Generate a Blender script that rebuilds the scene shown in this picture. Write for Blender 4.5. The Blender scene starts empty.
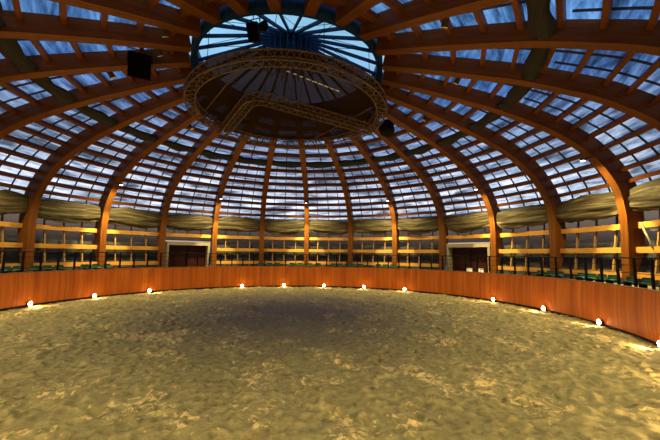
import bpy, math, random
import numpy as np
from mathutils import Vector, Matrix

SC = bpy.context.scene
COL = SC.collection
PI = math.pi
random.seed(7)
RNG = np.random.default_rng(11)
S = 12.5                                   # metres per unit of the measured plan (arena radius)

# ------------------------------------------------------------------ camera
F_PX, CAM_Y, CAM_Z, PITCH, YAW, ROLL = 325.42, -1.1561 * S, 0.2093 * S, 0.106, 0.1336, 0.0103
cd = bpy.data.cameras.new('camera')
cam = bpy.data.objects.new('camera', cd)
COL.objects.link(cam)
cd.sensor_fit = 'HORIZONTAL'
cd.sensor_width = 36.0
cd.lens = 36.0 * F_PX / 660.0
cd.clip_end = 500
fw = Vector((math.sin(YAW), math.cos(YAW), 0))
rt = Vector((math.cos(YAW), -math.sin(YAW), 0))
up = Vector((0, 0, 1))
fw2 = fw * math.cos(PITCH) + up * math.sin(PITCH)
up2 = up * math.cos(PITCH) - fw * math.sin(PITCH)
r3 = rt * math.cos(ROLL) + up2 * math.sin(ROLL)
u3 = up2 * math.cos(ROLL) - rt * math.sin(ROLL)
m = Matrix((r3, u3, -fw2)).transposed().to_4x4()
m.translation = Vector((0, CAM_Y, CAM_Z))
cam.matrix_world = m
SC.camera = cam

# ------------------------------------------------------------------ exposure, sky
SC.view_settings.view_transform = 'Standard'
SC.view_settings.look = 'None'
SC.view_settings.gamma = 1.0
SC.view_settings.use_curve_mapping = False
SC.view_settings.exposure = 0.0
SC.cycles.max_bounces = 7
SC.cycles.transparent_max_bounces = 16
SC.cycles.sample_clamp_indirect = 4.0

SKY_STRENGTH = 1.0
FLOOD_W = 1000.0
POST_FILL_W = 3200.0          # added narrow spot by each floodlight, brightens its post          # lamps under the odd ribs
FOOT_W = 170.0            # lamps at the foot of the kickboard
WARM = (1.0, 0.83, 0.38)
GOLD = (1.0, 0.66, 0.26)

w = bpy.data.worlds.new('dusk_sky')
SC.world = w
w.use_nodes = True
nt = w.node_tree
nt.nodes.clear()
out = nt.nodes.new('ShaderNodeOutputWorld')
bg = nt.nodes.new('ShaderNodeBackground')
bg.inputs[1].default_value = SKY_STRENGTH
tc = nt.nodes.new('ShaderNodeTexCoord')
sep = nt.nodes.new('ShaderNodeSeparateXYZ')
ramp = nt.nodes.new('ShaderNodeValToRGB')
nt.links.new(tc.outputs['Generated'], sep.inputs[0])
mp = nt.nodes.new('ShaderNodeMapRange')
mp.inputs['From Min'].default_value = -0.1
mp.inputs['From Max'].default_value = 1.0
nt.links.new(sep.outputs[2], mp.inputs['Value'])
nt.links.new(mp.outputs[0], ramp.inputs[0])
cr = ramp.color_ramp
def stop(elev_sin, c):
    e = cr.elements.new((elev_sin + 0.1) / 1.1)
    e.color = (*c, 1)
cr.elements[0].position = 0.0
cr.elements[0].color = (0.02, 0.025, 0.035, 1)
cr.elements[1].position = 1.0
cr.elements[1].color = (0.10, 0.26, 0.60, 1)
stop(0.02, (0.03, 0.035, 0.045))
stop(0.07, (1.6, 1.2, 0.9))
stop(0.14, (3.5, 2.8, 2.15))
stop(0.26, (1.5, 1.4, 1.28))
stop(0.42, (0.34, 0.60, 0.98))
stop(0.62, (0.36, 0.72, 1.0))
# clouds low in the sky
nz = nt.nodes.new('ShaderNodeTexNoise')
nz.inputs['Scale'].default_value = 3.0
nz.inputs['Detail'].default_value = 5
mpg = nt.nodes.new('ShaderNodeMapping')
mpg.inputs['Scale'].default_value = (1, 1, 4)
nt.links.new(tc.outputs['Generated'], mpg.inputs[0])
nt.links.new(mpg.outputs[0], nz.inputs[0])
mr = nt.nodes.new('ShaderNodeMapRange')
mr.inputs['From Min'].default_value = 0.35
mr.inputs['From Max'].default_value = 0.7
mr.inputs['To Min'].default_value = 0.75
mr.inputs['To Max'].default_value = 1.15
nt.links.new(nz.outputs[0], mr.inputs['Value'])
mul = nt.nodes.new('ShaderNodeVectorMath')
mul.operation = 'SCALE'
nt.links.new(ramp.outputs[0], mul.inputs[0])
nt.links.new(mr.outputs[0], mul.inputs['Scale'])
nt.links.new(mul.outputs[0], bg.inputs[0])
nt.links.new(bg.outputs[0], out.inputs[0])

# ------------------------------------------------------------------ plan
N = 24
OFF = 0.1211
STEP = 2 * PI / N
def rib_az(k): return OFF + (k - 5) * STEP
def P(r, az, z): return Vector((r * math.sin(az), r * math.cos(az), z))

# measured inside edge of a rib (r, z in arena radii), foot to crown
SOFFIT = [(1.198, .116), (1.203, .22), (1.207, .315), (1.203, .39), (1.19, .45), (1.165, .499), (1.13, .546), (1.083, .592),
          (1.034, .626), (.962, .668), (.871, .705), (.772, .741), (.678, .768), (.56, .799), (.45, .826), (.341, .851)]
def catmull(pts, n=6):
    pts = [np.array(p) for p in pts]
    ext = [2 * pts[0] - pts[1]] + pts + [2 * pts[-1] - pts[-2]]
    o = []
    for i in range(1, len(ext) - 2):
        a, b, c, d = ext[i - 1:i + 3]
        for t in np.arange(n) / n:
            o.append(.5 * (2 * b + (c - a) * t + (2 * a - 5 * b + 4 * c - d) * t ** 2 + (3 * b - a - 3 * c + d) * t ** 3))
    o.append(pts[-1])
    return np.array(o)
IN = catmull(SOFFIT, 5) * S
tan = np.gradient(IN, axis=0)
tan /= np.linalg.norm(tan, axis=1)[:, None]
NRM = np.stack([tan[:, 1], -tan[:, 0]], 1)             # points out of the hall
dep = np.interp(IN[:, 1] / S, [.116, .16, .22, .30, .45, .55, .70, .85], [.016, .028, .05, .062, .066, .062, .055, .050]) * S
OUT = IN + NRM * dep[:, None]
sel = OUT[:, 1] > .435 * S
ROOF, ROOFN = OUT[sel], NRM[sel]
ARC = np.concatenate([[0], np.cumsum(np.linalg.norm(np.diff(ROOF, axis=0), axis=1))])
def roof_at(s, d=0.0):
    r = np.interp(s, ARC, ROOF[:, 0]); z = np.interp(s, ARC, ROOF[:, 1])
    nx = np.interp(s, ARC, ROOFN[:, 0]); nz_ = np.interp(s, ARC, ROOFN[:, 1])
    l = math.hypot(nx, nz_); nx /= l; nz_ /= l
    return r + nx * d, z + nz_ * d, nx, nz_

# ------------------------------------------------------------------ materials
def mat(name, color, rough=0.6, metal=0.0, emit=None, strength=0.0):
    M = bpy.data.materials.new(name)
    M.use_nodes = True
    b = M.node_tree.nodes['Principled BSDF']
    b.inputs['Base Color'].default_value = (*color, 1)
    b.inputs['Roughness'].default_value = rough
    b.inputs['Metallic'].default_value = metal
    if emit:
        b.inputs['Emission Color'].default_value = (*emit, 1)
        b.inputs['Emission Strength'].default_value = strength
    return M
def ramp_node(T, stops):
    r = T.nodes.new('ShaderNodeValToRGB')
    e = r.color_ramp.elements
    e[0].position, e[0].color = stops[0][0], (*stops[0][1], 1)
    e[1].position, e[1].color = stops[-1][0], (*stops[-1][1], 1)
    for p_, c in stops[1:-1]:
        x = e.new(p_); x.color = (*c, 1)
    return r
def noise(T, vec, scale, detail=4, rough=0.55, dist=0.0):
    n = T.nodes.new('ShaderNodeTexNoise')
    n.inputs['Scale'].default_value = scale
    n.inputs['Detail'].default_value = detail
    n.inputs['Roughness'].default_value = rough
    n.inputs['Distortion'].default_value = dist
    T.links.new(vec, n.inputs['Vector'])
    return n.outputs[0]
def mapping(T, vec, sc):
    mm = T.nodes.new('ShaderNodeMapping')
    mm.inputs['Scale'].default_value = sc
    T.links.new(vec, mm.inputs[0])
    return mm.outputs[0]
def wood(name, c1, c2, c3, rough=.5, sc=(.6, 9, 9), bump=.15, uv=True):
    M = mat(name, c2, rough)
    T = M.node_tree
    b = T.nodes['Principled BSDF']
    b.inputs['Specular IOR Level'].default_value = .15
    t = T.nodes.new('ShaderNodeTexCoord')
    v = mapping(T, t.outputs['UV' if uv else 'Object'], sc)
    n = noise(T, v, 1.0, 6, .6, .4)
    r = ramp_node(T, [(.3, c1), (.5, c2), (.72, c3)])
    T.links.new(n, r.inputs[0])
    T.links.new(r.outputs[0], b.inputs['Base Color'])
    bp = T.nodes.new('ShaderNodeBump')
    bp.inputs['Strength'].default_value = bump
    bp.inputs['Distance'].default_value = .02
    T.links.new(n, bp.inputs['Height'])
    T.links.new(bp.outputs[0], b.inputs['Normal'])
    return M
M_RIB = wood('glulam_timber', (.10, .030, .003), (.145, .046, .005), (.19, .065, .007), .5, (.5, 7, 1))
M_PURLIN = wood('purlin_timber', (.11, .029, .004), (.16, .045, .005), (.21, .064, .007), .5, (.6, 8, 1))
M_RAIL = wood('pale_glulam', (.42, .19, .03), (.52, .25, .045), (.62, .32, .06), .45, (.5, 6, 1))
M_STRUT = wood('strut_timber', (.24, .13, .04), (.30, .17, .055), (.36, .21, .08), .5, (.5, 6, 1))
M_STEEL = mat('sky_tinted_steel', (.006, .03, .095), .7, 0)  # blue cast of the sky put into the base colour
M_STEEL.node_tree.nodes['Principled BSDF'].inputs['Specular IOR Level'].default_value = .1
M_BLACK = mat('black_plastic', (.001, .001, .0014), .7)
M_BLACK.node_tree.nodes['Principled BSDF'].inputs['Specular IOR Level'].default_value = .1
M_GRILLE = mat('speaker_grille', (.0015, .0015, .002), .9)
M_GRILLE.node_tree.nodes['Principled BSDF'].inputs['Specular IOR Level'].default_value = .05
M_RAILING = mat('black_railing_paint', (.003, .003, .004), .6)
M_RAILING.node_tree.nodes['Principled BSDF'].inputs['Specular IOR Level'].default_value = .15
M_MULL = mat('dark_mullion', (.03, .022, .018), .6)
M_SEAT = mat('green_seat_plastic', (.004, .075, .048), .45)
M_TRUSS = mat('bronze_truss_metal', (.115, .062, .027), .5, .4)
M_PORTAL = mat('portal_plaster', (.24, .20, .12), .7)
M_DOOR = wood('dark_red_door', (.016, .003, .002), (.028, .005, .003), (.04, .007, .005), .5, (6, .5, 1))
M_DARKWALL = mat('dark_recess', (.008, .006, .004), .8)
M_CONC = mat('stand_concrete', (.20, .15, .10), .85)
M_WHITE = mat('white_card', (.85, .87, .92), .6)
M_LENS = mat('warm_lamp_lens', (1, .8, .5), .3, 0, (1, .72, .34), 60)
M_FLOODLENS = mat('flood_lamp_lens', (1, .9, .7), .3, 0, (1, .86, .62), 9)
M_SPOTLENS = mat('spot_lens', (.75, .55, .3), .25)
M_HOUSE = mat('lamp_housing', (.05, .04, .03), .5, .4)
M_SEAM_LIGHT = mat('seam_light_paint', (.75, .75, .78), .6)

def vert_boards():
    M = mat('orange_kickboard', (.5, .16, .03), .5)
    M.node_tree.nodes['Principled BSDF'].inputs['Specular IOR Level'].default_value = .2
    T = M.node_tree
    b = T.nodes['Principled BSDF']
    t = T.nodes.new('ShaderNodeTexCoord')
    v = mapping(T, t.outputs['UV'], (6.5, .22, 1))
    n = noise(T, v, 1.0, 5, .65)
    wv = noise(T, mapping(T, t.outputs['UV'], (2.2, .05, 1)), 1.0, 2)
    r = ramp_node(T, [(.33, (.40, .085, .008)), (.5, (.62, .155, .014)), (.68, (.82, .26, .030))])
    mx = T.nodes.new('ShaderNodeMath'); mx.operation = 'MULTIPLY_ADD'
    mx.inputs[1].default_value = .55
    T.links.new(n, mx.inputs[0])
    m2 = T.nodes.new('ShaderNodeMath'); m2.operation = 'MULTIPLY'
    m2.inputs[1].default_value = .45
    T.links.new(wv, m2.inputs[0])
    T.links.new(m2.outputs[0], mx.inputs[2])
    T.links.new(mx.outputs[0], r.inputs[0])
    T.links.new(r.outputs[0], b.inputs['Base Color'])
    sw = noise(T, mapping(T, t.outputs['UV'], (.5, .9, 1)), 1.0, 1)
    add = T.nodes.new('ShaderNodeMath'); add.operation = 'MULTIPLY_ADD'
    add.inputs[1].default_value = 4.0
    T.links.new(sw, add.inputs[0]); T.links.new(n, add.inputs[2])
    bp = T.nodes.new('ShaderNodeBump')
    bp.inputs['Strength'].default_value = .35
    bp.inputs['Distance'].default_value = .05
    T.links.new(add.outputs[0], bp.inputs['Height'])
    T.links.new(bp.outputs[0], b.inputs['Normal'])
    return M
M_KICK = vert_boards()

def film():
    """roof sheeting: thin, wrinkled, lets the sky through"""
    M = bpy.data.materials.new('roof_film')
    M.use_nodes = True
    T = M.node_tree
    T.nodes.clear()
    o = T.nodes.new('ShaderNodeOutputMaterial')
    t = T.nodes.new('ShaderNodeTexCoord')
    v = mapping(T, t.outputs['UV'], (.30, 1.5, 1))
    n = noise(T, v, 1.0, 5, .62, 1.1)
    v2 = mapping(T, t.outputs['UV'], (.6, 5.0, 1))
    n2 = noise(T, v2, 1.0, 3, .6, .6)
    r = ramp_node(T, [(.34, (.010, .016, .03)), (.43, (.07, .11, .20)), (.52, (.22, .32, .52)), (.64, (.50, .62, .85))])
    mx = T.nodes.new('ShaderNodeMath'); mx.operation = 'MULTIPLY_ADD'
    mx.inputs[1].default_value = .72
    m2 = T.nodes.new('ShaderNodeMath'); m2.operation = 'MULTIPLY'
    m2.inputs[1].default_value = .28
    T.links.new(n2, m2.inputs[0]); T.links.new(n, mx.inputs[0]); T.links.new(m2.outputs[0], mx.inputs[2])
    T.links.new(mx.outputs[0], r.inputs[0])
    tr = T.nodes.new('ShaderNodeBsdfTransparent')
    T.links.new(r.outputs[0], tr.inputs[0])
    df = T.nodes.new('ShaderNodeBsdfDiffuse'); df.inputs[0].default_value = (.10, .12, .16, 1)
    tl = T.nodes.new('ShaderNodeBsdfTranslucent'); tl.inputs[0].default_value = (.35, .42, .55, 1)
    bp = T.nodes.new('ShaderNodeBump')
    bp.inputs['Strength'].default_value = .6
    bp.inputs['Distance'].default_value = .12
    T.links.new(mx.outputs[0], bp.inputs['Height'])
    for q in (df, tl): T.links.new(bp.outputs[0], q.inputs['Normal'])
    a = T.nodes.new('ShaderNodeMixShader'); a.inputs[0].default_value = .5
    T.links.new(df.outputs[0], a.inputs[1]); T.links.new(tl.outputs[0], a.inputs[2])
    b = T.nodes.new('ShaderNodeMixShader'); b.inputs[0].default_value = .10
    T.links.new(tr.outputs[0], b.inputs[1]); T.links.new(a.outputs[0], b.inputs[2])
    T.links.new(b.outputs[0], o.inputs[0])
    return M
M_FILM = film()

def sheer(name, transp, diff, fac, gloss=0.0):
    M = bpy.data.materials.new(name)
    M.use_nodes = True
    T = M.node_tree
    T.nodes.clear()
    o = T.nodes.new('ShaderNodeOutputMaterial')
    tr = T.nodes.new('ShaderNodeBsdfTransparent'); tr.inputs[0].default_value = (*transp, 1)
    df = T.nodes.new('ShaderNodeBsdfDiffuse' if not gloss else 'ShaderNodeBsdfGlossy'); df.inputs[0].default_value = (*diff, 1)
    if gloss: df.inputs['Roughness'].default_value = gloss
    b = T.nodes.new('ShaderNodeMixShader'); b.inputs[0].default_value = fac
    T.links.new(tr.outputs[0], b.inputs[1]); T.links.new(df.outputs[0], b.inputs[2])
    T.links.new(b.outputs[0], o.inputs[0])
    return M
M_SCRIM = sheer('dark_scrim_cloth', (.42, .28, .27), (.024, .014, .007), .90)
M_SKYGLASS = sheer('skylight_glass', (.93, .97, 1.0), (.8, .9, 1), .05, .1)
M_WALLGLASS = sheer('smoked_wall_glazing', (.20, .20, .22), (.085, .085, .085), .62)

def canvas(name, c1, c2, c3):
    M = mat(name, c2, .8)
    T = M.node_tree
    b = T.nodes['Principled BSDF']
    t = T.nodes.new('ShaderNodeTexCoord')
    n = noise(T, mapping(T, t.outputs['UV'], (.5, 9, 1)), 1.0, 4, .6, .5)
    r = ramp_node(T, [(.3, c1), (.52, c2), (.7, c3)])
    T.links.new(n, r.inputs[0]); T.links.new(r.outputs[0], b.inputs['Base Color'])
    bp = T.nodes.new('ShaderNodeBump')
    bp.inputs['Strength'].default_value = .8
    bp.inputs['Distance'].default_value = .06
    T.links.new(n, bp.inputs['Height']); T.links.new(bp.outputs[0], b.inputs['Normal'])
    return M
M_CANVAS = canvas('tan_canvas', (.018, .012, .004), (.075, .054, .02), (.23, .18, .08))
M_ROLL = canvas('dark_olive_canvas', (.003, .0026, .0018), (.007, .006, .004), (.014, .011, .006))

def streaks(M):
    T = M.node_tree
    t = T.nodes.new('ShaderNodeTexCoord')
    n = noise(T, mapping(T, t.outputs['UV'], (.35, 2.2, 1)), 1.0, 5, .65, 1.2)
    r = ramp_node(T, [(.35, (.03, .03, .03)), (.55, (.075, .075, .075)), (.74, (.20, .20, .20))])
    T.links.new(n, r.inputs[0])
    T.links.new(r.outputs[0], T.nodes['Diffuse BSDF'].inputs[0])
streaks(M_WALLGLASS)

def sand():
    M = mat('arena_sand', (.4, .33, .18), .95)
    T = M.node_tree
    b = T.nodes['Principled BSDF']
    t = T.nodes.new('ShaderNodeTexCoord')
    ob = t.outputs['Object']
    n1 = noise(T, ob, .33, 5, .6, .6)
    n2 = noise(T, ob, 5.0, 7, .78)
    dent_shade = noise(T, ob, 6.5, 3, .6, .4)  # shade inside the hoof dents, painted as dark spots in the colour
    base = ramp_node(T, [(.33, (.10, .075, .030)), (.44, (.27, .22, .092)), (.56, (.40, .335, .14)), (.70, (.50, .42, .18))])
    def mad(a, k, b_):
        q = T.nodes.new('ShaderNodeMath'); q.operation = 'MULTIPLY_ADD'; q.inputs[1].default_value = k
        T.links.new(a, q.inputs[0])
        if b_ is None: q.inputs[2].default_value = 0
        else: T.links.new(b_, q.inputs[2])
        return q.outputs[0]
    T.links.new(mad(n1, .18, mad(n2, .32, mad(dent_shade, .50, None))), base.inputs[0])
    # damp middle of the ring, cool skylight tint put into its colour
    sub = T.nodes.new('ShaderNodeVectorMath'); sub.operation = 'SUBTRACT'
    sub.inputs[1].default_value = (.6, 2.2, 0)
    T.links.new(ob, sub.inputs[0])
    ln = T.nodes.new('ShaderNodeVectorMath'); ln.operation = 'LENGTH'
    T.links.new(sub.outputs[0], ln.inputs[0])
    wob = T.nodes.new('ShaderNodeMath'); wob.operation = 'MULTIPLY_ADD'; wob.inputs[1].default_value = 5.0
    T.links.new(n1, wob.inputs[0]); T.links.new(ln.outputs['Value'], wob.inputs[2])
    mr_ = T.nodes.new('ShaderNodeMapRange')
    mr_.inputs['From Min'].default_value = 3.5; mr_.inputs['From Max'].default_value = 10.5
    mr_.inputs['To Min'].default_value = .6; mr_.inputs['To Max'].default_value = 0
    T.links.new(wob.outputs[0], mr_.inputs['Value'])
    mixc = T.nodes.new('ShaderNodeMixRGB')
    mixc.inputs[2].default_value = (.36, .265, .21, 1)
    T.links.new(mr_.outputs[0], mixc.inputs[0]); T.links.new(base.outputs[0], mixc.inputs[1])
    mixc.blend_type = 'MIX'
    # golden lamplight on raised sand, painted into the colour in patches
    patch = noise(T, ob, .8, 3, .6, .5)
    lit_ridge = noise(T, ob, 8.0, 4, .7, .8)
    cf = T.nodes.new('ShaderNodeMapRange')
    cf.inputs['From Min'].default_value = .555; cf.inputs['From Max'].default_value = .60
    T.links.new(mad(lit_ridge, .55, mad(patch, .45, None)), cf.inputs['Value'])
    lamp_gold = T.nodes.new('ShaderNodeMixRGB')
    lamp_gold.inputs[2].default_value = (.85, .62, .26, 1)
    T.links.new(cf.outputs[0], lamp_gold.inputs[0]); T.links.new(mixc.outputs[0], lamp_gold.inputs[1])
    T.links.new(lamp_gold.outputs[0], b.inputs['Base Color'])
    bp = T.nodes.new('ShaderNodeBump')
    bp.inputs['Strength'].default_value = .9
    bp.inputs['Distance'].default_value = .04
    T.links.new(n2, bp.inputs['Height']); T.links.new(bp.outputs[0], b.inputs['Normal'])
    return M
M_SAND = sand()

# ------------------------------------------------------------------ mesh helpers
class MB:
    def __init__(s): s.v, s.f, s.uv, s.sm = [], [], [], []
    def add(s, verts, faces, uvs=None, smooth=False):
        o = len(s.v)
        s.v += [tuple(x) for x in verts]
        for i, f in enumerate(faces):
            s.f.append(tuple(o + j for j in f))
            s.uv.append([uvs[j] for j in f] if uvs is not None else [(0, 0)] * len(f))
            s.sm.append(smooth)
    def beam(s, a, b, wdt, hgt, upv):
        """box from a to b, hgt along upv"""
        a, b, u = Vector(a), Vector(b), Vector(upv)
        d = (b - a); L = d.length; d.normalize()
        side = d.cross(u).normalized(); u = side.cross(d).normalized()
        vs, uv = [], []
        for q, l in ((a, 0), (b, L)):
            for x, y in ((-1, -1), (1, -1), (1, 1), (-1, 1)):
                vs.append(q + side * (x * wdt / 2) + u * (y * hgt / 2))
        for i in range(4):
            j = (i + 1) % 4
            c = i * .35
            s.add([vs[i], vs[j], vs[4 + j], vs[4 + i]], [(3, 2, 1, 0)], [(0, c), (0, c + .2), (L, c + .2), (L, c)])
        s.add(vs[:4], [(0, 1, 2, 3)], [(0, 0), (0, .1), (.1, .1), (.1, 0)])
        s.add(vs[4:], [(3, 2, 1, 0)], [(0, 0), (0, .1), (.1, .1), (.1, 0)])
    def box(s, c, sx, sy, sz, rot=0.0):
        c = Vector(c)
        dx = Vector((math.cos(rot), math.sin(rot), 0))
        s.beam(c - dx * sx / 2, c + dx * sx / 2, sy, sz, (0, 0, 1))
    def tube(s, pts, r, n=6, closed=False, cap=True):
        pts = [Vector(p) for p in pts]
        k = len(pts)
        rings = []
        for i, p in enumerate(pts):
            a = pts[(i - 1) % k] if (closed or i) else p
            b = pts[(i + 1) % k] if (closed or i < k - 1) else p
            t = (b - a).normalized()
            ref = Vector((0, 0, 1)) if abs(t.z) < .9 else Vector((1, 0, 0))
            x = t.cross(ref).normalized(); y = x.cross(t)
            rr = r[i] if isinstance(r, (list, tuple)) else r
            rings.append([p + x * rr * math.cos(2 * PI * j / n) + y * rr * math.sin(2 * PI * j / n) for j in range(n)])
        vs = [q for g in rings for q in g]
        fs = []
        for i in range(k if closed else k - 1):
            i2 = (i + 1) % k
            for j in range(n):
                j2 = (j + 1) % n
                fs.append((i * n + j, i * n + j2, i2 * n + j2, i2 * n + j))
        if cap and not closed:
            fs.append(tuple(range(n))[::-1]); fs.append(tuple((k - 1) * n + j for j in range(n)))
        s.add(vs, fs, [(0, 0)] * len(vs), n > 5)
    def lathe(s, c, prof, n=16, axis=(0, 0, 1)):
        ax = Vector(axis).normalized()
        ref = Vector((0, 0, 1)) if abs(ax.z) < .9 else Vector((1, 0, 0))
        x = ax.cross(ref).normalized(); y = ax.cross(x)
        c = Vector(c)
        vs = [c + ax * h + (x * math.cos(2 * PI * j / n) + y * math.sin(2 * PI * j / n)) * r for r, h in prof for j in range(n)]
        fs = [(i * n + j, i * n + (j + 1) % n, (i + 1) * n + (j + 1) % n, (i + 1) * n + j) for i in range(len(prof) - 1) for j in range(n)]
        fs.append(tuple(range(n))[::-1]); fs.append(tuple((len(prof) - 1) * n + j for j in range(n)))
        s.add(vs, fs, [(0, 0)] * len(vs), False)
    def grid(s, V, UV=None, smooth=True, wrap=False):
        """V: rows x cols of points"""
        nr, nc = len(V), len(V[0])
        vs = [p for row in V for p in row]
        uv = [p for row in UV for p in row] if UV is not None else [(0, 0)] * len(vs)
        fs = []
        for i in range(nr - 1):
            for j in range(nc if wrap else nc - 1):
                j2 = (j + 1) % nc
                fs.append((i * nc + j, i * nc + j2, (i + 1) * nc + j2, (i + 1) * nc + j))
        s.add(vs, fs, uv, smooth)
    def build(s, name, material, parent=None, origin=None):
        me = bpy.data.meshes.new(name)
        o3 = Vector(origin) if origin is not None else Vector((0, 0, 0))
        me.from_pydata([tuple(Vector(v) - o3) for v in s.v], [], s.f)
        ul = me.uv_layers.new(name='UVMap')
        flat = [c for f in s.uv for q in f for c in q]
        ul.data.foreach_set('uv', flat)
        me.polygons.foreach_set('use_smooth', s.sm)
        me.materials.append(material)
        me.validate()
        o = bpy.data.objects.new(name, me)
        COL.objects.link(o)
        if parent is not None:
            o.parent = parent
            o.location = o3 - parent.location if parent.parent is None else o3 - parent.matrix_world.translation
        else:
            o.location = o3
        return o
def tag(o, label=None, cat=None, group=None, kind=None):
    if label: o['label'] = label
    if cat: o['category'] = cat
    if group: o['group'] = group
    if kind: o['kind'] = kind
    return o
def empty(name, loc, label, cat, group=None):
    o = bpy.data.objects.new(name, None)
    COL.objects.link(o)
    o.location = loc
    o.empty_display_size = .2
    return tag(o, label, cat, group)
def structure(o): o['kind'] = 'structure'; return o
ORD = ['first', 'second', 'third', 'fourth', 'fifth', 'sixth', 'seventh', 'eighth', 'ninth', 'tenth', 'eleventh', 'twelfth', 'thirteenth',
       'fourteenth', 'fifteenth', 'sixteenth', 'seventeenth', 'eighteenth', 'nineteenth', 'twentieth', 'twenty-first', 'twenty-second',
       'twenty-third', 'twenty-fourth']
def bay_words(k):
    """where the bay right of upright k stands, k counted from the leftmost upright"""
    if k == -1: return 'at the left edge of the photo'
    if k == 11: return 'at the right edge of the photo'
    if k == 2: return 'over the left doorway'
    if k == 8: return 'over the right doorway'
    return 'between %s and %s uprights from left' % (ORD[k], ORD[k + 1])

FLOOR_Z = 1.45
# ------------------------------------------------------------------ the sand floor
def build_sand():
    n = 620
    R = S + .35
    g = np.linspace(-R, R, n)
    X, Y = np.meshgrid(g, g)
    def smooth_noise(cell, seed):
        rr = np.random.default_rng(seed)
        kx = int(2 * R / cell) + 3
        L = rr.standard_normal((kx, kx))
        fx = (X + R) / cell; fy = (Y + R) / cell
        ix, iy = fx.astype(int), fy.astype(int)
        tx, ty = fx - ix, fy - iy
        tx = tx * tx * (3 - 2 * tx); ty = ty * ty * (3 - 2 * ty)
        return (L[iy, ix] * (1 - tx) + L[iy, ix + 1] * tx) * (1 - ty) + (L[iy + 1, ix] * (1 - tx) + L[iy + 1, ix + 1] * tx) * ty
    Z = .010 * smooth_noise(1.7, 1) + .014 * smooth_noise(.55, 2) + .018 * smooth_noise(.26, 3) + .014 * smooth_noise(.12, 4)
    # hoof prints
    rr = np.random.default_rng(5)
    cell = g[1] - g[0]
    for _ in range(3600):
        a, q = rr.uniform(0, 2 * PI), R * math.sqrt(rr.uniform(0, 1))
        cx, cy, h, rad = q * math.cos(a), q * math.sin(a), rr.uniform(.02, .055), rr.uniform(.07, .13)
        i0, i1 = max(0, int((cy - .45 + R) / cell)), min(n, int((cy + .45 + R) / cell) + 1)
        j0, j1 = max(0, int((cx - .45 + R) / cell)), min(n, int((cx + .45 + R) / cell) + 1)
        d = np.hypot(X[i0:i1, j0:j1] - cx, Y[i0:i1, j0:j1] - cy) / rad
        Z[i0:i1, j0:j1] += h * (-np.exp(-d ** 2) + .75 * np.exp(-((d - 1.5) / .5) ** 2) * rr.uniform(.4, 1))
    rad = np.hypot(X, Y)
    keep = rad < R + .03
    idx = -np.ones(X.shape, int); idx[keep] = np.arange(keep.sum())
    vs = np.stack([X[keep], Y[keep], Z[keep]], 1)
    q = np.stack([idx[:-1, :-1], idx[:-1, 1:], idx[1:, 1:], idx[1:, :-1]], -1).reshape(-1, 4)
    q = q[(q >= 0).all(1)]
    me = bpy.data.meshes.new('floor')
    me.from_pydata(vs.tolist(), [], q.tolist())
    me.polygons.foreach_set('use_smooth', [True] * len(q))
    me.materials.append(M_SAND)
    o = bpy.data.objects.new('floor', me)
    COL.objects.link(o)
    structure(o)
build_sand()

# ring of stand floor behind the kickboard, front riser and base
mb = MB()
n = 192
prof = [(S + .30, -.4), (S + .30, FLOOR_Z), (S * 1.34, FLOOR_Z), (S * 1.34, -.4)]
V = [[P(r, 2 * PI * j / n, z) for j in range(n)] for r, z in prof]
mb.grid(V, smooth=False, wrap=True)
structure(mb.build('floor_stand', M_CONC))
mb = MB()
V = [[P(r, 2 * PI * j / 96, -.45) for j in range(96)] for r in (S * .9, 90)]
mb.grid(V, smooth=False, wrap=True)
structure(mb.build('ground', mat('outside_ground', (.05, .055, .04), .9)))

# ------------------------------------------------------------------ kickboard ring
kick = empty('kickboard_barrier', (0, 0, 0), 'continuous curved barrier of upright orange boards around the sand', 'barrier')
KH = .1284 * S
mb = MB()
n = 288
rows = [(S + .02, -.02 + .10), (S - .015, .45), (S - .01, .9), (S + .02, 1.3), (S + .05, KH)]
rows = [(S + .05 * 0, .10), (S - .02, .55), (S - .01, 1.0), (S + .05, KH)]
# the ring is open at the place where one walks in, below the viewpoint
A0, A1 = math.radians(-138), math.radians(128)
AZ = [A0 + (A1 - A0) * j / n for j in range(n + 1)]
V, UV = [], []
for r, z in rows:
    V.append([P(r, a, z) for a in AZ])
    UV.append([(a * S, z) for a in AZ])
mb.grid(V, UV)
V2 = [[P(r + .09, a, z) for a in AZ] for r, z in rows][::-1]
mb.grid(V2, UV[::-1])
for a in (A0, A1):
    mb.add([P(r, a, z) for r, z in rows] + [P(r + .09, a, z) for r, z in rows[::-1]], [tuple(range(2 * len(rows)))])
mb.build('board_panel', M_KICK, kick)
mb = MB()
V = [[P(r, a, z) for a in AZ] for r, z in ((S + .03, KH), (S + .03, KH + .035), (S + .17, KH + .035), (S + .17, KH), (S + .03, KH))]
mb.grid(V, smooth=False)
tag(mb.build('top_cap', M_STRUT, kick), 'thin pale cap along the top edge')
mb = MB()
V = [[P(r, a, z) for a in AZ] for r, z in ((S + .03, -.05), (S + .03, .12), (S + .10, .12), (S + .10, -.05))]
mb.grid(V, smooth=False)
tag(mb.build('plinth', M_DARKWALL, kick), 'dark recessed foot of the barrier')

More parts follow.
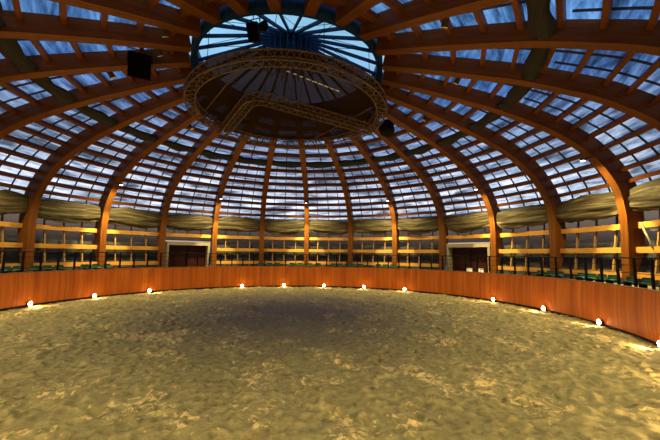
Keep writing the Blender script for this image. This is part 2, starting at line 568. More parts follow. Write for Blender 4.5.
# ------------------------------------------------------------------ timber ribs
def rib_label(k):
    if 0 <= k <= 11:
        extra = {2: ', left of the left doorway', 3: ', right of the left doorway', 8: ', left of the right doorway', 9: ', right of the right doorway'}
        tone = 'yellow lamplit foot' if k % 2 else 'plain brown foot'
        return 'timber rib with %s, %s upright from left%s' % (tone, ORD[k], extra.get(k, ''))
    if 12 <= k <= 17:
        return 'overhead curved timber rib reaching the skylight, %s past the rightmost upright' % ORD[k - 12]
    return 'overhead curved timber rib reaching the skylight, %s past the leftmost upright' % ORD[23 - k]
def make_rib(k):
    az = rib_az(k)
    e = Vector((math.sin(az), math.cos(az), 0)); t = Vector((math.cos(az), -math.sin(az), 0))
    org = P(IN[0, 0], az, FLOOR_Z)
    mb = MB()
    L = np.concatenate([[0], np.cumsum(np.linalg.norm(np.diff(IN, axis=0), axis=1))])
    W = .19
    n = len(IN)
    def pt(a, i, sgn):
        wd = W * (1.0 if IN[i, 1] > 3.2 else 1.0)
        return e * a[i, 0] + t * (sgn * wd) + Vector((0, 0, a[i, 1]))
    def strip(A, B, sa, sb, u0, u1):
        V = [[pt(A, i, sa) for i in range(n)], [pt(B, i, sb) for i in range(n)]]
        UV = [[(L[i], u0) for i in range(n)], [(L[i], u1) for i in range(n)]]
        mb.grid(V, UV, True)
    strip(IN, IN, 1, -1, 0, .38)
    strip(IN, OUT, -1, -1, .5, 1.3)
    strip(OUT, OUT, -1, 1, 1.5, 1.9)
    strip(OUT, IN, 1, 1, 2.0, 2.8)
    for i in (0, n - 1):
        mb.add([pt(IN, i, -1), pt(IN, i, 1), pt(OUT, i, 1), pt(OUT, i, -1)], [(0, 1, 2, 3)], [(0, 0)] * 4)
    o = mb.build('arched_rib', M_RIB, None, org)
    tag(o, rib_label(k), 'rib', 'arched timber ribs of the dome')
    # steel shoe at the foot and plate at the crown ring
    b = MB()
    b.beam(e * (IN[0, 0] + .1) + Vector((0, 0, FLOOR_Z)) - t * .24, e * (IN[0, 0] + .1) + Vector((0, 0, FLOOR_Z)) + t * .24, .42, .14, (0, 0, 1))
    b.build('foot_shoe', M_STEEL, o)
    return o
for k in range(24): make_rib(k)

# ------------------------------------------------------------------ roof bays: purlins, mullions, film
ROWSTEP = .088 * S
ROWS = [float(np.interp(-r * S, -ROOF[:, 0], ARC)) for r in (1.244, 1.219, 1.190, 1.151, 1.10, 1.042, .985, .907, .828, .745, .660, .575, .490, .405)]
def roof_label(k):
    if -1 <= k <= 11:
        return 'roof bay of purlins and sheeting, ' + bay_words(k)
    if 12 <= k <= 17:
        return 'overhead roof bay of purlins and sheeting, %s past the rightmost upright' % ORD[k - 12]
    return 'overhead roof bay of purlins and sheeting, %s past the leftmost upright' % ORD[22 - k + 1]
def make_roof_bay(k):
    a0, a1 = rib_az(k), rib_az(k + 1)
    am = (a0 + a1) / 2
    e = Vector((math.sin(am), math.cos(am), 0)); t = Vector((math.cos(am), -math.sin(am), 0))
    r, z, _, _ = roof_at(0)
    root = empty('roof_bay', P(r, am, z), roof_label(k if k < 23 else -1), 'roof bay', 'roof bays of the dome')
    ch = math.cos(STEP / 2); th = math.tan(STEP / 2)
    def pt(s, f, d=0.0):
        """f in -1..1 across the bay on the straight chord"""
        rr, zz, nx, nz_ = roof_at(s, d)
        return e * (rr * ch) + t * (f * rr * math.sin(STEP / 2)) + Vector((0, 0, zz))
    T_ = ARC[-1]
    for s in ROWS:
        rr, zz, nx, nz_ = roof_at(s, -.17)
        half = rr * math.sin(STEP / 2) - .18
        nv = e * nx + Vector((0, 0, nz_))
        c = e * (rr * ch) + Vector((0, 0, zz))
        b = MB(); b.beam(c - t * half, c + t * half, .16, .25, nv)
        b.build('purlin', M_PURLIN, root)
    # film
    ns, nf = 150, 12
    V, UV = [], []
    for i in range(ns + 1):
        s = T_ * i / ns
        ph = (s - .12) / ROWSTEP
        sag = .035 * math.sin(PI * (ph % 1.0))
        row, ru = [], []
        for j in range(nf + 1):
            f = -1 + 2 * j / nf
            wv = .02 * math.sin(3.1 * s + 2.3 * f + k) + .012 * math.sin(7.7 * s - 3 * f + 2 * k)
            row.append(pt(s, f, .03 - sag * .3 + wv * (1 - f * f)))
            ru.append((f * roof_at(s)[0] * STEP / 2 + k * 7.3, s + k * 3.1))
        V.append(row); UV.append(ru)
    mb = MB(); mb.grid(V, UV); mb.build('sheeting', M_FILM, root)
    # dark mullions running up the slope
    def mull(f, s0, s1, wd):
        b = MB()
        m_ = 40
        for i in range(m_):
            sa, sb = s0 + (s1 - s0) * i / m_, s0 + (s1 - s0) * (i + 1) / m_
            rr, zz, nx, nz_ = roof_at((sa + sb) / 2)
            b.beam(pt(sa, f, -.045), pt(sb, f, -.045), wd, .06, e * nx + Vector((0, 0, nz_)))
        b.build('mullion', M_MULL, root)
    b = MB()
    V = [[pt(T_ - q, f, -.10) for f in (-1, 0, 1)] for q in (.85, .4, 0)]
    b.grid(V, [[(f * 1.2, q) for f in (-1, 0, 1)] for q in (0, .3, .6)], False)
    V = [[pt(T_ - q, f, -.14) for f in (-1, 0, 1)] for q in (0, .4, .85)]
    b.grid(V, [[(f * 1.2, q) for f in (-1, 0, 1)] for q in (0, .3, .6)], False)
    b.build('infill_board', M_RIB, root)
    mull(0, 0, T_ - .1, .06)
    smid = T_ * .52
    mull(-.5, 0, smid, .05); mull(.5, 0, smid, .05)
    return root
for k in range(23, -1, -1):
    make_roof_bay(k)

# ------------------------------------------------------------------ dark rolled shades slung across each bay high in the dome
def make_roll(k):
    a0, a1 = rib_az(k), rib_az(k + 1)
    am = (a0 + a1) / 2
    s0 = ARC[-1] - 5.75
    rr, zz, nx, nz_ = roof_at(s0, -.46)
    e = Vector((math.sin(am), math.cos(am), 0)); t = Vector((math.cos(am), -math.sin(am), 0))
    nv = e * nx + Vector((0, 0, nz_)); tv = nv.cross(t)
    c = e * (rr * math.cos(STEP / 2)) + Vector((0, 0, zz))
    half = rr * math.sin(STEP / 2) - .2
    rng = random.Random(40 + k)
    V, UV = [], []
    nn, mm = 40, 22
    for i in range(nn + 1):
        f = -1 + 2 * i / nn
        sag = .10 * (1 - f * f) + .025 * math.sin(5 * f + k)
        row, ru = [], []
        sz = .9 + .12 * math.sin(4.1 * f + k * 1.7)
        for j in range(mm):
            a = 2 * PI * j / mm
            fold = 1 + .10 * math.sin(6 * a + .6 * f) + .06 * math.sin(11 * a + 2 * f + k)
            row.append(c + t * (f * half) + nv * (.17 * sz * fold * math.sin(a) - sag) + tv * (.31 * sz * fold * math.cos(a)))
            ru.append((f * half, a / 3))
        V.append(row); UV.append(ru)
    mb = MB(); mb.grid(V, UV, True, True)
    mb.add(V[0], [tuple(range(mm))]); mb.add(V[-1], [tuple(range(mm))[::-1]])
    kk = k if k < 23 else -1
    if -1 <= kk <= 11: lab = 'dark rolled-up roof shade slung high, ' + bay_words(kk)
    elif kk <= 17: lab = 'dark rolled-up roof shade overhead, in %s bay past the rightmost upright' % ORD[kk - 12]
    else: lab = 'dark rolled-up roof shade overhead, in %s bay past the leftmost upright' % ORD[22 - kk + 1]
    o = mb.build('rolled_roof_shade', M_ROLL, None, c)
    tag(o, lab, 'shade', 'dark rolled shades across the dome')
for k in list(range(0, 17)) + [20, 21, 22, 23]: make_roll(k)

# ------------------------------------------------------------------ glazed wall between the feet of the ribs
def wall_r(z):   # inner face of the wall line (m)
    return np.interp(z / S, [.10, .149, .236, .324, .47], [1.213, 1.222, 1.236, 1.250, 1.262]) * S
RAILZ = [.149 * S, .2365 * S, .3235 * S]
def chord(am, r, f, z):
    e = Vector((math.sin(am), math.cos(am), 0)); t = Vector((math.cos(am), -math.sin(am), 0))
    return e * (r * math.cos(STEP / 2)) + t * (f * r * math.sin(STEP / 2)) + Vector((0, 0, z))
DOORS = (2, 8)
n_wall = 0
def make_wall(k):
    global n_wall
    am = rib_az(k) + STEP / 2
    e = Vector((math.sin(am), math.cos(am), 0))
    # panes (setting)
    mb = MB()
    z0 = FLOOR_Z if k not in DOORS else .29 * S
    zs = [z0, .236 * S if k not in DOORS else .30 * S, .324 * S, .47 * S]
    V = [[chord(am, wall_r(z) + .42, f, z) for f in (-1, 0, 1)] for z in zs]
    UV = [[(f * 1.9 + k * 5.3, z + k * 2.1) for f in (-1, 0, 1)] for z in zs]
    mb.grid(V, UV, False)
    n_wall += 1
    structure(mb.build('window_%d' % n_wall, M_WALLGLASS))
    visible = k <= 12 or k == 23
    if not visible: return
    kk = k if k < 23 else -1
    where = bay_words(kk) if kk != 12 else 'beyond the right edge upright'
    root = empty('wall_framing', chord(am, wall_r(FLOOR_Z), 0, FLOOR_Z), 'timber wall framing with rails, ' + where, 'wall framing', 'timber wall framing between the ribs')
    for i, z in enumerate(RAILZ):
        if k in DOORS and i < 2: continue
        r = wall_r(z)
        hw = 1 - .20 / (r * math.sin(STEP / 2))
        b = MB(); b.beam(chord(am, r, -hw, z), chord(am, r, hw, z), .14, .26, (0, 0, 1))
        b.build('rail', M_RAIL, root)
    for f in (-.5, 0, .5):
        a, c = (FLOOR_Z, RAILZ[2]) if k not in DOORS else (RAILZ[2], .42 * S)
        b = MB(); b.beam(chord(am, wall_r(a) + .20, f, a), chord(am, wall_r(c) + .20, f, c), .075, .10, e)
        b.build('strut', M_STRUT, root)
        if k not in DOORS:
            b = MB(); b.beam(chord(am, wall_r(RAILZ[2]) + .22, f, RAILZ[2]), chord(am, wall_r(.46 * S) + .2, f, .46 * S), .06, .08, e)
            b.build('upper_mullion', M_MULL, root)
    if k == 11:
        b = MB(); b.tube([chord(am, wall_r(4.1) - .12, -.80, 4.15), chord(am, wall_r(3.1) - .10, -.45, 3.0)], .04, 8)
        tag(b.build('diagonal_brace', M_PORTAL, root), 'pale grey diagonal brace')
for k in range(24): make_wall(k)

# tan canvas bundled under the eaves
def make_canvas(k):
    am = rib_az(k) + STEP / 2
    kk = k if k < 23 else -1
    e = Vector((math.sin(am), math.cos(am), 0)); t = Vector((math.cos(am), -math.sin(am), 0))
    zc = .411 * S
    r = 1.232 * S
    half = r * math.sin(STEP / 2) - .22
    base = e * (r * math.cos(STEP / 2)) + Vector((0, 0, zc))
    rng = random.Random(70 + k)
    ph = [rng.uniform(0, 6.28) for _ in range(6)]
    V, UV = [], []
    nn, mm = 56, 64
    for i in range(nn + 1):
        f = -1 + 2 * i / nn
        env = .74 + .26 * (1 - abs(f) ** 3)
        dz = .06 * math.sin(2.2 * f + ph[0]) - .05 * (1 - f * f)
        row, ru = [], []
        for j in range(mm):
            a = 2 * PI * j / mm
            fold = 1.08 - .26 * abs(math.sin(4 * a + .9 * math.sin(1.7 * f + ph[1]) + .3 * f)) ** .5 + .07 * math.sin(7 * a - 2.1 * f + ph[2]) + .04 * math.sin(13 * a + 4 * f + ph[3])
            hh = .66 * env * fold
            row.append(base + t * (f * half) + e * (.24 * env * fold * math.cos(a)) + Vector((0, 0, hh * math.sin(a) + dz)))
            ru.append((f * half + k * 5, a / 2))
        V.append(row); UV.append(ru)
    mb = MB(); mb.grid(V, UV, True, True)
    mb.add(V[0], [tuple(range(mm))]); mb.add(V[-1], [tuple(range(mm))[::-1]])
    where = bay_words(kk) if kk != 12 else 'beyond the right edge upright'
    o = mb.build('rolled_canvas', M_CANVAS, None, base)
    tag(o, 'tan canvas bundled up below the dome, ' + where, 'canvas', 'tan canvas bundles above the wall')
for k in list(range(0, 13)) + [23]: make_canvas(k)

# ------------------------------------------------------------------ doorways
def make_door(k, side, white):
    am = rib_az(k) + STEP / 2
    e = Vector((math.sin(am), math.cos(am), 0)); t = Vector((math.cos(am), -math.sin(am), 0))
    r0 = 1.208 * S; r1 = 1.26 * S
    hw = 1.66; top = .270 * S
    def q(r, x, z): return e * r + t * x + Vector((0, 0, z))
    root = empty('doorway', q(r0, 0, FLOOR_Z), 'pale square portal with dark red double doors, %s of the two doorways' % side, 'doorway', 'doorways into the hall')
    b = MB()
    zt = top + .16
    b.beam(q((r0 + r1) / 2, -hw, top), q((r0 + r1) / 2, hw, top), r1 - r0, .26, (0, 0, 1))
    b.build('lintel', M_PORTAL, root)
    for sgn in (-1, 1):
        b = MB()
        b.beam(q((r0 + r1) / 2, sgn * (hw - .09), FLOOR_Z), q((r0 + r1) / 2, sgn * (hw - .09), top - .13), .18, r1 - r0, e)
        b.build('jamb', M_PORTAL, root)
    b = MB(); b.beam(q(r1 + .04, -hw, (FLOOR_Z + top) / 2), q(r1 + .04, hw, (FLOOR_Z + top) / 2), .1, top - FLOOR_Z, (0, 0, 1))
    b.build('back_panel', M_DARKWALL, root)
    for sgn in (-1, 1):
        d = MB()
        d.beam(q(r1 - .12, sgn * .03, (FLOOR_Z + top) / 2 - .1), q(r1 - .12, sgn * 1.46, (FLOOR_Z + top) / 2 - .1), .06, top - FLOOR_Z - .2, (0, 0, 1))
        dl = d.build('door_leaf', M_DOOR, root)
        h = MB(); h.tube([q(r1 - .19, sgn * .14, 2.35), q(r1 - .19, sgn * .14, 2.65)], .02, 6)
        h.build('handle', M_STEEL, dl)
    if white:
        for i, (x, ww) in enumerate(((-.12, .42), (.62, .16), (.86, .14))):
            b = MB(); c = q(r0 + .5, x, FLOOR_Z + .13)
            b.beam(c - t * ww / 2, c + t * ww / 2, .25, .26, (0, 0, 1))
            o = b.build('white_box', M_WHITE, None, q(r0 + .5, x, FLOOR_Z))
            l = MB(); l.beam(c - t * (ww / 2 + .01) + Vector((0, 0, .14)), c + t * (ww / 2 + .01) + Vector((0, 0, .14)), .27, .03, (0, 0, 1))
            l.build('lid', M_WHITE, o)
            tag(o, ['widest white box on the floor of the right doorway', 'narrow white box in the right doorway, beside the widest box', 'narrow white box nearest the right jamb of the right doorway'][i], 'box', 'white boxes in the right doorway')
make_door(2, 'left', False)
make_door(8, 'right', True)

# ------------------------------------------------------------------ railings
RR = 1.05 * S
def make_railing(k, skip=()):
    kk = k if k < 23 else -1
    a0 = rib_az(k)
    where = {2: 'in front of the left doorway', 8: 'in front of the right doorway'}.get(kk, bay_words(kk) if kk != 12 else 'beyond the right edge upright')
    root = empty('stand_railing', P(RR, a0 + STEP / 2, FLOOR_Z), 'black metal stand railing behind the kickboard, ' + where, 'railing', 'black railings of the stand')
    zt = .209 * S
    for j in range(4):
        a = a0 + STEP * (j + .15) / 4
        b = MB(); b.beam(P(RR, a, FLOOR_Z), P(RR, a, zt), .085, .06, P(1, a, 0))
        b.build('post', M_RAILING, root)
    for z, rad in ((zt, .030), (.188 * S, .014), (.165 * S, .014), (.143 * S, .014)):
        b = MB(); b.tube([P(RR, a0 + STEP * j / 6, z) for j in range(7)], rad, 6)
        b.build('rail', M_RAILING, root)
for k in list(range(0, 13)) + [23]: make_railing(k)

# ------------------------------------------------------------------ green seats
def seat_mesh():
    b = MB()
    # shell: seat pan curving up into a low back, local +y points to the arena
    prof = [(.20, .24), (.16, .225), (.02, .20), (-.12, .20), (-.17, .23), (-.20, .32), (-.215, .43)]
    V, W_ = [], []
    for y, z in prof:
        V.append([Vector((x, y - .02 * (abs(x) / .22) ** 2 * (-1 if z < .25 else -2), z + .03 * (abs(x) / .22) ** 2 * (1 if z < .25 else 0))) for x in (-.22, -.18, -.09, 0, .09, .18, .22)])
    b.grid(V, None, True)
    V2 = [[p + Vector((0, -.012 if i > 3 else 0, -.018 if i <= 3 else -.004)) for p in row] for i, row in enumerate(V)]
    b.grid(V2[::-1], None, True)
    rim = [V[i][0] for i in range(7)] + V[6][1:] + [V[i][6] for i in range(5, -1, -1)] + V[0][5:0:-1]
    b.tube(rim, .013, 5, True)
    return b
def base_mesh():
    b = MB()
    b.box((0, -.02, .105), .30, .08, .19)
    b.box((0, -.02, .012), .34, .22, .024)
    return b
tmp = seat_mesh().build('seat_shell', M_SEAT); SHELL = tmp.data; bpy.data.objects.remove(tmp)
tmp = base_mesh().build('seat_base', M_BLACK); BASE = tmp.data; bpy.data.objects.remove(tmp)
SR = 1.088 * S
def px_az(x, y=264, r=SR):
    d = fw2 + r3 * ((x - 330) / F_PX) - u3 * ((y - 220) / F_PX)
    A = d.x ** 2 + d.y ** 2; B = 2 * CAM_Y * d.y; C_ = CAM_Y ** 2 - r * r
    t_ = (-B + math.sqrt(B * B - 4 * A * C_)) / (2 * A)
    return math.atan2(t_ * d.x, CAM_Y + t_ * d.y)
BLOCKS = [(3, 27, 'behind the first upright from the left'), (31, 67, 'left of the second upright'), (81, 113, 'around the second upright'),
          (257, 281, 'around the fifth upright from the left'), (288, 304, 'left of the sixth upright'), (305, 322, 'right of the sixth upright'),
          (330, 363, 'around the seventh upright'), (374, 396, 'left of the eighth upright'), (534, 562, 'around the second last upright'),
          (574, 614, 'left of the rightmost upright'), (619, 650, 'around the rightmost upright'), (655, 700, 'at the right edge of the photo')]
for x0, x1, where in BLOCKS:
    a0, a1 = px_az(x0, 266 + max(0, x0 - 400) * .06), px_az(x1 if x1 < 660 else 659, 266 + max(0, x1 - 400) * .06)
    if x1 > 660: a1 = a0 + .10
    cnt = max(2, int((a1 - a0) * SR / .50))
    for i in range(cnt):
        a = a0 + (a1 - a0) * (i + .5) / cnt
        o = bpy.data.objects.new('stadium_chair', SHELL); COL.objects.link(o)
        o.location = P(SR, a, FLOOR_Z)
        o.rotation_euler = (0, 0, PI - a)
        tag(o, 'green stand seat, %s from left in block %s' % (ORD[i], where), 'seat', 'green stand seats')
        c = bpy.data.objects.new('seat_base', BASE); COL.objects.link(c); c.parent = o

# ------------------------------------------------------------------ lamps at the foot of the kickboard
lamp_k = [k for k in range(24) if k not in (3, 9)]
def foot_label(k):
    if k < 14:
        j = [q for q in lamp_k if q < 14].index(k)
        return 'small glowing lamp at the foot of the kickboard, %s from the left' % ORD[j]
    return 'small lamp at the foot of the kickboard below the camera, %s of the hidden ones' % ORD[k - 14]
def make_foot(k):
    az = -.0066 + (k - 5) * STEP
    e = Vector((math.sin(az), math.cos(az), 0))
    c = P(S - .06, az, .0)
    root = empty('foot_lamp', c, foot_label(k), 'lamp', 'lamps along the foot of the kickboard')
    b = MB(); b.lathe(c - e * -.10 + Vector((0, 0, .15)), [(.09, 0), (.105, .03), (.105, .16)], 14, -e)
    b.build('housing', M_HOUSE, root)
    b = MB(); b.lathe(c - e * .06 + Vector((0, 0, .15)), [(.10, 0), (.095, .02), (.055, .05), (.01, .06)], 14, -e)
    b.build('lens', M_LENS, root)
    b = MB(); b.beam(c + e * .02 + Vector((0, 0, -.05)), c + e * .02 + Vector((0, 0, .06)), .10, .10, e)
    b.build('foot', M_HOUSE, root)
    ld = bpy.data.lights.new('foot_lamp_light', 'SPOT')
    ld.energy = FOOT_W; ld.color = GOLD; ld.spot_size = math.radians(165); ld.spot_blend = .6; ld.shadow_soft_size = .10
    lo = bpy.data.objects.new('foot_lamp_light', ld); COL.objects.link(lo)
    d = (-e + Vector((0, 0, .10))).normalized()
    lo.rotation_euler = d.to_track_quat('-Z', 'Y').to_euler()
    lo.location = Vector((0, 0, .17)) - e * .20
    lo.parent = root
for k in lamp_k: make_foot(k)

# ------------------------------------------------------------------ floodlights under the odd ribs
def make_flood(k):
    az = rib_az(k)
    e = Vector((math.sin(az), math.cos(az), 0)); t = Vector((math.cos(az), -math.sin(az), 0))
    i = int(np.argmin(abs(IN[:, 1] - .572 * S)))
    p = e * (IN[i, 0] - .30) + Vector((0, 0, IN[i, 1] - .12))
    lab = 'small white floodlight at the bend of the %s upright from the left' % ORD[k] if k < 12 else 'small floodlight under the %s rib past the rightmost upright' % ORD[k - 12]
    root = empty('floodlight', p, lab, 'floodlight', 'floodlights under the ribs')
    b = MB(); b.beam(p - t * .10, p + t * .10, .16, .12, (0, 0, 1)); b.build('housing', M_HOUSE, root)
    b = MB(); b.beam(p - t * .07 - e * .03 - Vector((0, 0, .07)), p + t * .07 - e * .03 - Vector((0, 0, .07)), .13, .03, (0, 0, 1)); b.build('lens', M_FLOODLENS, root)
    b = MB()
    for sgn in (-1, 1): b.beam(p + t * sgn * .13, p + t * sgn * .13 + e * .36 + Vector((0, 0, .10)), .03, .04, (0, 0, 1))
    b.build('bracket', M_STEEL, root)
    ld = bpy.data.lights.new('floodlight_light', 'SPOT')
    ld.energy = FLOOD_W; ld.color = WARM; ld.spot_size = math.radians(150); ld.spot_blend = .6; ld.shadow_soft_size = .12
    lo = bpy.data.objects.new('floodlight_light', ld); COL.objects.link(lo)
    d = (e * .12 + Vector((0, 0, -1))).normalized()
    lo.rotation_euler = d.to_track_quat('-Z', 'Y').to_euler()
    lo.location = Vector((0, 0, -.16)) - e * .08
    lo.parent = root
    ld = bpy.data.lights.new('floodlight_light', 'SPOT')  # extra spot added to brighten the post, beside the real lamp
    ld.energy = POST_FILL_W; ld.color = (1.0, .80, .30); ld.spot_size = math.radians(46); ld.spot_blend = .35; ld.shadow_soft_size = .06
    lo = bpy.data.objects.new('floodlight_light', ld); COL.objects.link(lo)
    d = P(1.205 * S, az, .22 * S) - p
    lo.rotation_euler = d.to_track_quat('-Z', 'Y').to_euler()
    lo.location = Vector((0, 0, -.16)) + e * .06
    lo.parent = root
for k in range(1, 24, 2): make_flood(k)

# ------------------------------------------------------------------ skylight
sky = empty('round_skylight', (0, 0, .87 * S), 'round glazed skylight with sky-tinted dark steel spokes at the top of the dome', 'skylight')
RO, ZO = .319 * S, .87 * S
mb = MB()
n = 96
V = [[P(r, 2 * PI * j / n, z) for j in range(n)] for r, z in ((RO, ZO), (RO, ZO + .55), (RO + .26, ZO + .55), (RO + .26, ZO - .26), (RO + .20, ZO - .26), (RO, ZO))]
mb.grid(V, None, True, True)
mb.build('ring_beam', M_STEEL, sky)
HUBZ = 1.03 * S
def cone_z(r): return HUBZ + (ZO + .12 - HUBZ) * (r / RO)
for j in range(28):
    a = OFF + j * STEP * 24 / 28
    t = Vector((math.cos(a), -math.sin(a), 0))
    b = MB()
    b.beam(P(.25, a, cone_z(.25)), P(RO, a, cone_z(RO)), .075, .13, (0, 0, 1))
    rad = [.30, .60, .93, 1.27]
    for r in rad[1:]:
        b.beam(P(r, a, cone_z(r)), P(r, a, cone_z(r) - 1.0), .03, .03, P(1, a, 0))
    for dz in (.33, .66, 1.0):
        b.beam(P(.3, a, cone_z(.3) - dz), P(1.27, a, cone_z(1.27) - dz), .026, .03, (0, 0, 1))
    b.build('spoke', M_STEEL, sky)
b = MB(); b.lathe((0, 0, HUBZ - 1.1), [(.16, 0), (.24, .1), (.24, 1.2), (.15, 1.3)], 16); b.build('hub', M_STEEL, sky)
mb = MB()
V = [[P(r, 2 * PI * j / 72, cone_z(r) + .12) for j in range(72)] for r in (.05, RO * .5, RO + .1)]
mb.grid(V, None, True, True); mb.build('glazing', M_SKYGLASS, sky)
b = MB()
for j in range(12):
    a0 = OFF + (2 * j + .0) * STEP
    b.tube([P(RO - .02, a0, cone_z(RO) - .1), P(1.85, a0 + STEP, cone_z(1.85) - .05)], .012, 4)
    b.tube([P(RO - .02, a0 + 2 * STEP, cone_z(RO) - .1), P(1.85, a0 + STEP, cone_z(1.85) - .05)], .012, 4)
b.build('bracing_wire', M_BLACK, sky)

# ------------------------------------------------------------------ hanging round truss with cloth
RT, ZT = .353 * S, .7336 * S
tr = empty('round_truss', (0, 0, ZT), 'big round bronze lattice truss with dark cloth stretched inside, hung below the skylight', 'truss')
TW, TH = .42, .34
ZT -= .26
chords = [(RT - .02, ZT - .02), (RT - TW, ZT - .02), (RT - .02, ZT + TH), (RT - TW, ZT + TH)]
for r, z in chords:
    b = MB(); b.tube([P(r, 2 * PI * j / 96, z) for j in range(96)], .032, 6, True); b.build('chord', M_TRUSS, tr)
def lattice(p4, q4, b, rad=.013):
    pass
for name, (c0, c1) in {'lower_lacing': (0, 1), 'upper_lacing': (2, 3), 'outer_lacing': (0, 2), 'inner_lacing': (1, 3)}.items():
    b = MB()
    m_ = 66
    pts = []
    for j in range(m_ * 2):
        r, z = chords[c0] if j % 2 == 0 else chords[c1]
        pts.append(P(r, PI * j / m_, z))
    for j in range(m_ * 2):
        b.tube([pts[j], pts[(j + 1) % (2 * m_)]], .015, 4, False, False)
    b.build(name, M_TRUSS, tr)
mb = MB()
zc = ZT + TH + .06
V = [[P(r, 2 * PI * j / 72, zc - .10 * (1 - (r / RT) ** 2)) for j in range(72)] for r in (.02, 1, 2, 3, RT - TW, RT - .03)]
mb.grid(V, None, True, True)
tag(mb.build('cloth', M_SCRIM, tr), 'dark see-through cloth')
for a, c in (((-3.85, .58), (-1.67, -3.43)), ((1.23, 3.75), (3.63, -1.01))):
    b = MB(); b.tube([(a[0], a[1], ZT + TH - .12), (c[0], c[1], ZT + TH - .12)], .03, 6); b.build('cross_pipe', M_TRUSS, tr)
b = MB()
a, c = Vector((-.12, -3.23, zc - .12)), Vector((2.05, -2.02, zc - .12))
for i in range(9):
    f0 = i / 9; f1 = f0 + (.085 if i > 2 else .05)
    b = MB(); b.beam(a.lerp(c, f0), a.lerp(c, f1), .05, .012, (0, 0, 1))
    tag(b.build('seam_light_dash', M_SEAM_LIGHT, tr), 'pale painted dash standing in for skylight through the cloth seam')  # pale dashes painted for skylight passing through the seam
b = MB()
for j in range(12):
    az = OFF + j * 2 * STEP + .13
    b.tube([P(RT - .2, az, ZT + TH), P(RO + .2, az, ZO - .2)], .012, 4)
b.build('hanging_wire', M_BLACK, tr)

# angled inner truss hung under the cloth
def fillet(p0, p1, p2, rad, n=8):
    d0 = (p0 - p1).normalized(); d2 = (p2 - p1).normalized()
    a, c = p1 + d0 * rad, p1 + d2 * rad
    return [p0] + [a.lerp(p1, f).lerp(p1.lerp(c, f), f) for f in np.linspace(0, 1, n)] + [p2]
ZV = .72 * S
p0, p1, p2 = Vector((-3.44, 2.49, ZV)), Vector((-1.42, -1.98, ZV)), Vector((4.20, .80, ZV))
path = fillet(p0, p1, p2, .75)
def resample(path, step):
    L = [0]
    for i in range(1, len(path)): L.append(L[-1] + (path[i] - path[i - 1]).length)
    m_ = int(L[-1] / step)
    o = []
    for i in range(m_ + 1):
        s = L[-1] * i / m_
        j = min(np.searchsorted(L, s, 'right') - 1, len(path) - 2)
        o.append(path[j].lerp(path[j + 1], (s - L[j]) / (L[j + 1] - L[j])))
    return o
pth = resample(path, .19)
nrm = []
for i in range(len(pth)):
    d = pth[min(i + 1, len(pth) - 1)] - pth[max(i - 1, 0)]
    nrm.append(Vector((d.y, -d.x, 0)).normalized())
av = empty('angled_truss', p1 - Vector((0, 0, .0)), 'elbow-shaped bronze lattice truss hung under the round truss', 'truss')
lines = [[q + nn_ * sx * .20 + Vector((0, 0, sz)) for q, nn_ in zip(pth, nrm)] for sx in (-1, 1) for sz in (-.38, -.02)]
for L_ in lines:
    b = MB(); b.tube(L_, .030, 6); b.build('chord', M_TRUSS, av)
for nm, (i0, i1) in {'lower_lacing': (0, 2), 'upper_lacing': (1, 3), 'left_lacing': (0, 1), 'right_lacing': (2, 3)}.items():
    b = MB()
    for j in range(len(pth) - 1):
        b.tube([lines[i0 if j % 2 else i1][j], lines[i1 if j % 2 else i0][j + 1]], .014, 4, False, False)
    b.build(nm.replace('left_', 'inner_').replace('right_', 'outer_'), M_TRUSS, av)
b = MB()
for q in (pth[2], pth[len(pth) // 2], pth[-3]): b.tube([q, q + Vector((0, 0, .75))], .012, 4)
b.build('hanging_wire', M_BLACK, av)

# ------------------------------------------------------------------ loudspeakers
def to_cam(p): d = Vector((0, CAM_Y, CAM_Z)) - p; return d
def speaker_box(name, p, wd, hg, dp, aim, tilt, label, topz):
    root = empty(name, p, label, 'loudspeaker', 'black loudspeakers in the dome')
    d = Vector((math.sin(aim) * math.cos(tilt), math.cos(aim) * math.cos(tilt), -math.sin(tilt)))
    s = d.cross(Vector((0, 0, 1))).normalized(); u = s.cross(d)
    b = MB()
    fr = [p + s * x * wd / 2 + u * y * hg / 2 + d * dp / 2 for x, y in ((-1, -1), (1, -1), (1, 1), (-1, 1))]
    bk = [p + s * x * wd * .36 + u * y * hg * .46 - d * dp / 2 for x, y in ((-1, -1), (1, -1), (1, 1), (-1, 1))]
    b.add(fr + bk, [(0, 1, 2, 3), (7, 6, 5, 4), (0, 4, 5, 1), (1, 5, 6, 2), (2, 6, 7, 3), (3, 7, 4, 0)])
    b.build('cabinet', M_BLACK, root)
    g = MB(); g.beam(p + d * (dp / 2 + .012) - s * wd * .45, p + d * (dp / 2 + .012) + s * wd * .45, .02, hg * .92, u)
    g.build('grille', M_GRILLE, root)
    y_ = MB(); y_.tube([p - s * (wd / 2 + .03) + u * .1, p - s * (wd / 2 + .03) + u * (hg / 2 + .12), p + s * (wd / 2 + .03) + u * (hg / 2 + .12), p + s * (wd / 2 + .03) + u * .1], .02, 6)
    y_.build('yoke', M_STEEL, root)
    c = MB(); c.tube([p + u * (hg / 2 + .12), Vector((p.x * 1.01, p.y * 1.01, topz))], .014, 5)
    c.build('cable', M_BLACK, root)
    return root
speaker_box('loudspeaker', Vector((-5.89, -1.39, 9.95)), .80, .92, .45, math.radians(160), .45, 'large black box loudspeaker hung among the ribs left of the skylight', 10.5)
sp = speaker_box('loudspeaker', Vector((-1.18, -4.15, 9.88)), .40, .56, .34, math.radians(205), .4, 'black loudspeaker cluster hung in front of the near rim of the skylight', 11.0)
b = MB(); q = Vector((-1.0, -4.3, 10.02))
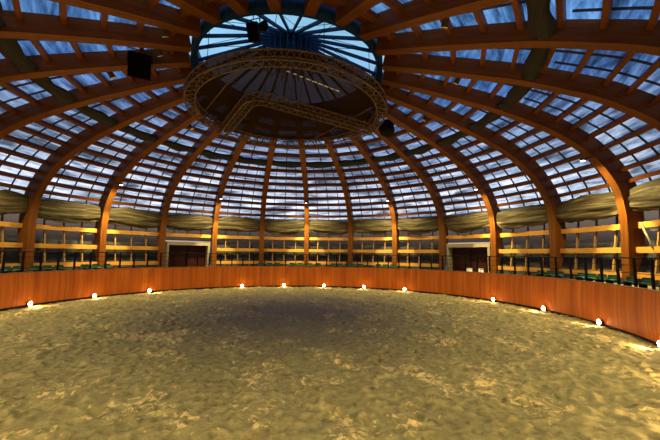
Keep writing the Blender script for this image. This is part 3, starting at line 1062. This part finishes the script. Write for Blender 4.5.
b.lathe(q, [(.08, 0), (.12, .05), (.16, .22), (.12, .28)], 14, (.5, -.5, -.25)); b.build('horn', M_BLACK, sp)
root = empty('loudspeaker', (4.95, .87, 8.8), 'round black loudspeaker hung just right of the round truss', 'loudspeaker', 'black loudspeakers in the dome')
b = MB(); b.lathe((4.95, .87, 8.75), [(.30, 0), (.37, .06), (.39, .35), (.30, .62), (.12, .70)], 18, (-.1, .35, 1)); b.build('cabinet', M_BLACK, root)
b = MB(); b.lathe((4.95, .87, 8.73), [(.28, 0), (.29, .025)], 18, (-.1, .35, 1)); b.build('grille', M_BLACK, root)
b = MB(); b.tube([(4.93, 1.0, 9.4), (4.95, 1.0, 10.6)], .015, 5); b.build('cable', M_BLACK, root)

# ------------------------------------------------------------------ small spotlights near the skylight
def spot(k, frac, side, label):
    az = rib_az(k)
    e = Vector((math.sin(az), math.cos(az), 0)); t = Vector((math.cos(az), -math.sin(az), 0))
    i = int(frac * (len(IN) - 1))
    p = e * IN[i, 0] + t * side * .36 + Vector((0, 0, IN[i, 1] - .05))
    root = empty('spotlight', p, label, 'spotlight', 'small spotlights on the ribs')
    ax = (Vector((0, 0, -1)) + t * side * .5 - e * .6).normalized()
    b = MB(); b.lathe(p, [(.06, -.22), (.10, -.16), (.12, .10)], 12, ax); b.build('housing', M_HOUSE, root)
    b = MB(); b.lathe(p + ax * .10, [(.115, 0), (.09, .03)], 12, ax); b.build('lens', M_SPOTLENS, root)
    b = MB(); b.beam(p - ax * .05, p - t * side * .17 + Vector((0, 0, .12)), .05, .05, e); b.build('bracket', M_STEEL, root)
spot(22, .86, 1, 'small spotlight on an overhead rib above the left box loudspeaker')
spot(20, .955, 1, 'small pale spotlight at the left rim of the skylight, upper one')
spot(21, .955, 1, 'small pale spotlight at the left rim of the skylight, lower one')
spot(14, .86, -1, 'small dark spotlight with yellowish lens right of the skylight')
spot(12, .86, -1, 'small spotlight right of the round truss, on the rib past the rightmost upright')
spot(10, .86, -1, 'small spotlight right of the round loudspeaker, on the second last upright rib')
spot(1, .86, 1, 'small spotlight left of the round truss, on the second upright rib')
